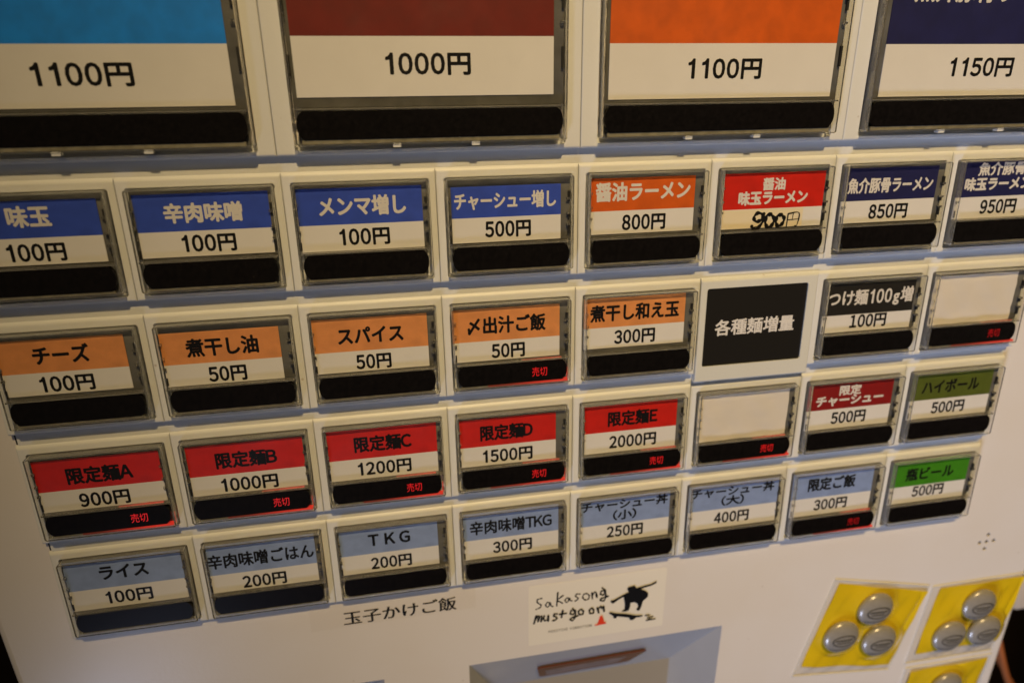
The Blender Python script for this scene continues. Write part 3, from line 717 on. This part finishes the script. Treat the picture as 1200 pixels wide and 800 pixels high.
def bag(bagq, cardq, caps, label, blabels):
    root = bpy.data.objects.new('plastic_bag', None); C.objects.link(root); root.location = (-.0011, 0, Z0 + .0011)
    top(root, label, 'plastic bag', 'plastic bags of badges taped to the machine')
    bm = bmesh.new()
    quad_grid(bm, cardq, 18, 18, lambda x, y, u, v: HP + .55 + .35 * math.sin(x * .21 + y * .11) + .2 * math.sin(y * .33), 0)
    link('yellow_card', to_mesh('yellow_card', bm, YEL, 60), root)
    def hf(x, y, u, v):
        e = min(u, 1 - u, v, 1 - v)
        h = .25 + 1.2 * min(1, e * 9) + .35 * math.sin(x * .55 + y * .3) * min(1, e * 8)
        for cx, cy in caps:
            d = math.hypot(x - cx, y - cy)
            h = max(h, 5.6 - max(0, d - 5.5) * .6)
        return HP + min(h, .15 + e * 60)
    bm = bmesh.new(); quad_grid(bm, bagq, 44, 44, hf, 0)
    link('bag_film', to_mesh('bag_film', bm, BAGM, 60), root)
    # seams: pale welded edges
    bm = bmesh.new()
    for a, b in ((0, 1), (3, 0), (1, 2), (2, 3)):
        p, q = Vector(bagq[a]), Vector(bagq[b]); d = (q - p).normalized(); nn = Vector((-d.y, d.x)) * .2
        prism(bm, [tuple(p + nn), tuple(q + nn), tuple(q - nn), tuple(p - nn)], HP + .02, HP + .5 + .01 * a)
    link('welded_seam', to_mesh('welded_seam', bm, mat('milky_plastic', (.66, .64, .58), .3)), root)
    for (cx, cy), bl in zip(caps, blabels):
        r = bpy.data.objects.new('metal_badge', None); C.objects.link(r); r.location = PW(cx - 1.1, cy - 1.1, HP + .9)
        r.rotation_euler = (0, math.radians(random.uniform(-4, 4)), 0)
        top(r, bl, 'badge', 'round silver badges in plastic bags')
        link('badge_disc', ME_B, r); link('mark_and_reflection', ME_M, r)
bag([(304.3, 183.6), (354.6, 195.6), (343.8, 244.5), (291.6, 238.0)], [(306.6, 186.2), (354.3, 198.3), (343.6, 241.5), (295.2, 232.5)],
    [(326.9, 202.6), (312.0, 216.2), (332.8, 222.6)], 'clear bag with three silver badges on yellow card, left of the other bags',
    ['silver domed badge at the top of the left yellow card', 'silver domed badge at the lower left of the left yellow card', 'silver domed badge at the lower right of the left yellow card'])
bag([(357.0, 196.6), (407.6, 196.9), (402.0, 243.8), (352.6, 242.6)], [(361.2, 198.2), (407.3, 198.6), (403.4, 237.2), (356.6, 237.0)],
    [(384.0, 210.3), (371.9, 227.4), (391.6, 227.6)], 'clear bag with three silver badges on yellow card, at the right edge of the machine',
    ['silver domed badge at the top of the right yellow card', 'silver domed badge at the lower left of the right yellow card', 'silver domed badge at the lower right of the right yellow card'])
bag([(354.0, 246.2), (402.6, 246.6), (399.5, 294.0), (350.0, 293.0)], [(356.6, 248.4), (401.4, 248.6), (396.0, 288.0), (354.0, 287.0)],
    [(378.9, 261.6), (366.0, 279.0), (386.0, 280.0)], 'clear bag with yellow card and silver badge cut off by the bottom of the picture',
    ['silver domed badge on the lowest yellow card, cut off by the picture edge', 'silver badge at the lower left of the lowest yellow card', 'silver badge at the lower right of the lowest yellow card'])

# ------------------------------------------------------------------ behind the machine
def big_box(name, x0, x1, y0, y1, h0, h1, m, kind=None):
    bm = bmesh.new(); box(bm, x0, x1, y0, y1, h0, h1)
    o = link(name, to_mesh(name, bm, m), None, (0, 0, Z0))
    if kind: o['kind'] = kind
    return o
big_box('wall', -2500, 3000, -1300, 1350, -480, -400, mat('dark_brown_wall', (.050, .026, .012), .5, noise=.4, nscale=6), 'structure')
big_box('floor', -2500, 3000, 1350, 1400, -400, 2500, mat('brown_floor', (.06, .035, .02), .45, noise=.3, nscale=5), 'structure')
def cable(pts, r, m, label):
    c = bpy.data.curves.new('cable', 'CURVE'); c.dimensions = '3D'; c.bevel_depth = r / 1000; c.bevel_resolution = 3
    s = c.splines.new('NURBS'); s.points.add(len(pts) - 1)
    for p, q in zip(s.points, pts): p.co = (*P(*q), 1)
    s.use_endpoint_u = True; s.order_u = 4
    o = bpy.data.objects.new('t', c); C.objects.link(o); dg = bpy.context.evaluated_depsgraph_get()
    me = bpy.data.meshes.new_from_object(o.evaluated_get(dg)); bpy.data.objects.remove(o)
    me.materials.clear(); me.materials.append(m); me.shade_smooth()
    k = link('cable', me, None, (0, 0, Z0)); top(k, label, 'cable', 'cables hanging beside the machine')
ORC = mat('orange_brown_cable', (.42, .13, .04), .35); BKC = mat('black_cable', (.02, .018, .016), .35)
cable([(430, 190, -70), (455, 250, -60), (478, 305, -55), (500, 350, -60), (560, 420, -80), (600, 600, -90)], 2.2, ORC, 'orange brown cable hanging in the dark gap right of the machine')
cable([(425, 200, -90), (462, 285, -80), (492, 318, -70), (515, 362, -75), (580, 430, -90), (590, 600, -100)], 1.8, ORC, 'brown cable looping behind the other cables right of the machine')
cable([(440, 130, -90), (450, 230, -80), (490, 300, -90), (510, 420, -110), (540, 600, -110)], 3.5, BKC, 'black cable hanging close to the right edge of the machine')
bm = bmesh.new(); box(bm, 488, 545, 252, 290, -95, -60, bev=4); box(bm, 500, 530, 244, 252, -88, -66, bev=2)
o = link('power_adapter', to_mesh('power_adapter', bm, mat('pale_plastic', (.55, .47, .36), .45), 40), None, (0, 0, Z0))
top(o, 'pale plastic box just beyond the right edge of the machine', 'adapter')
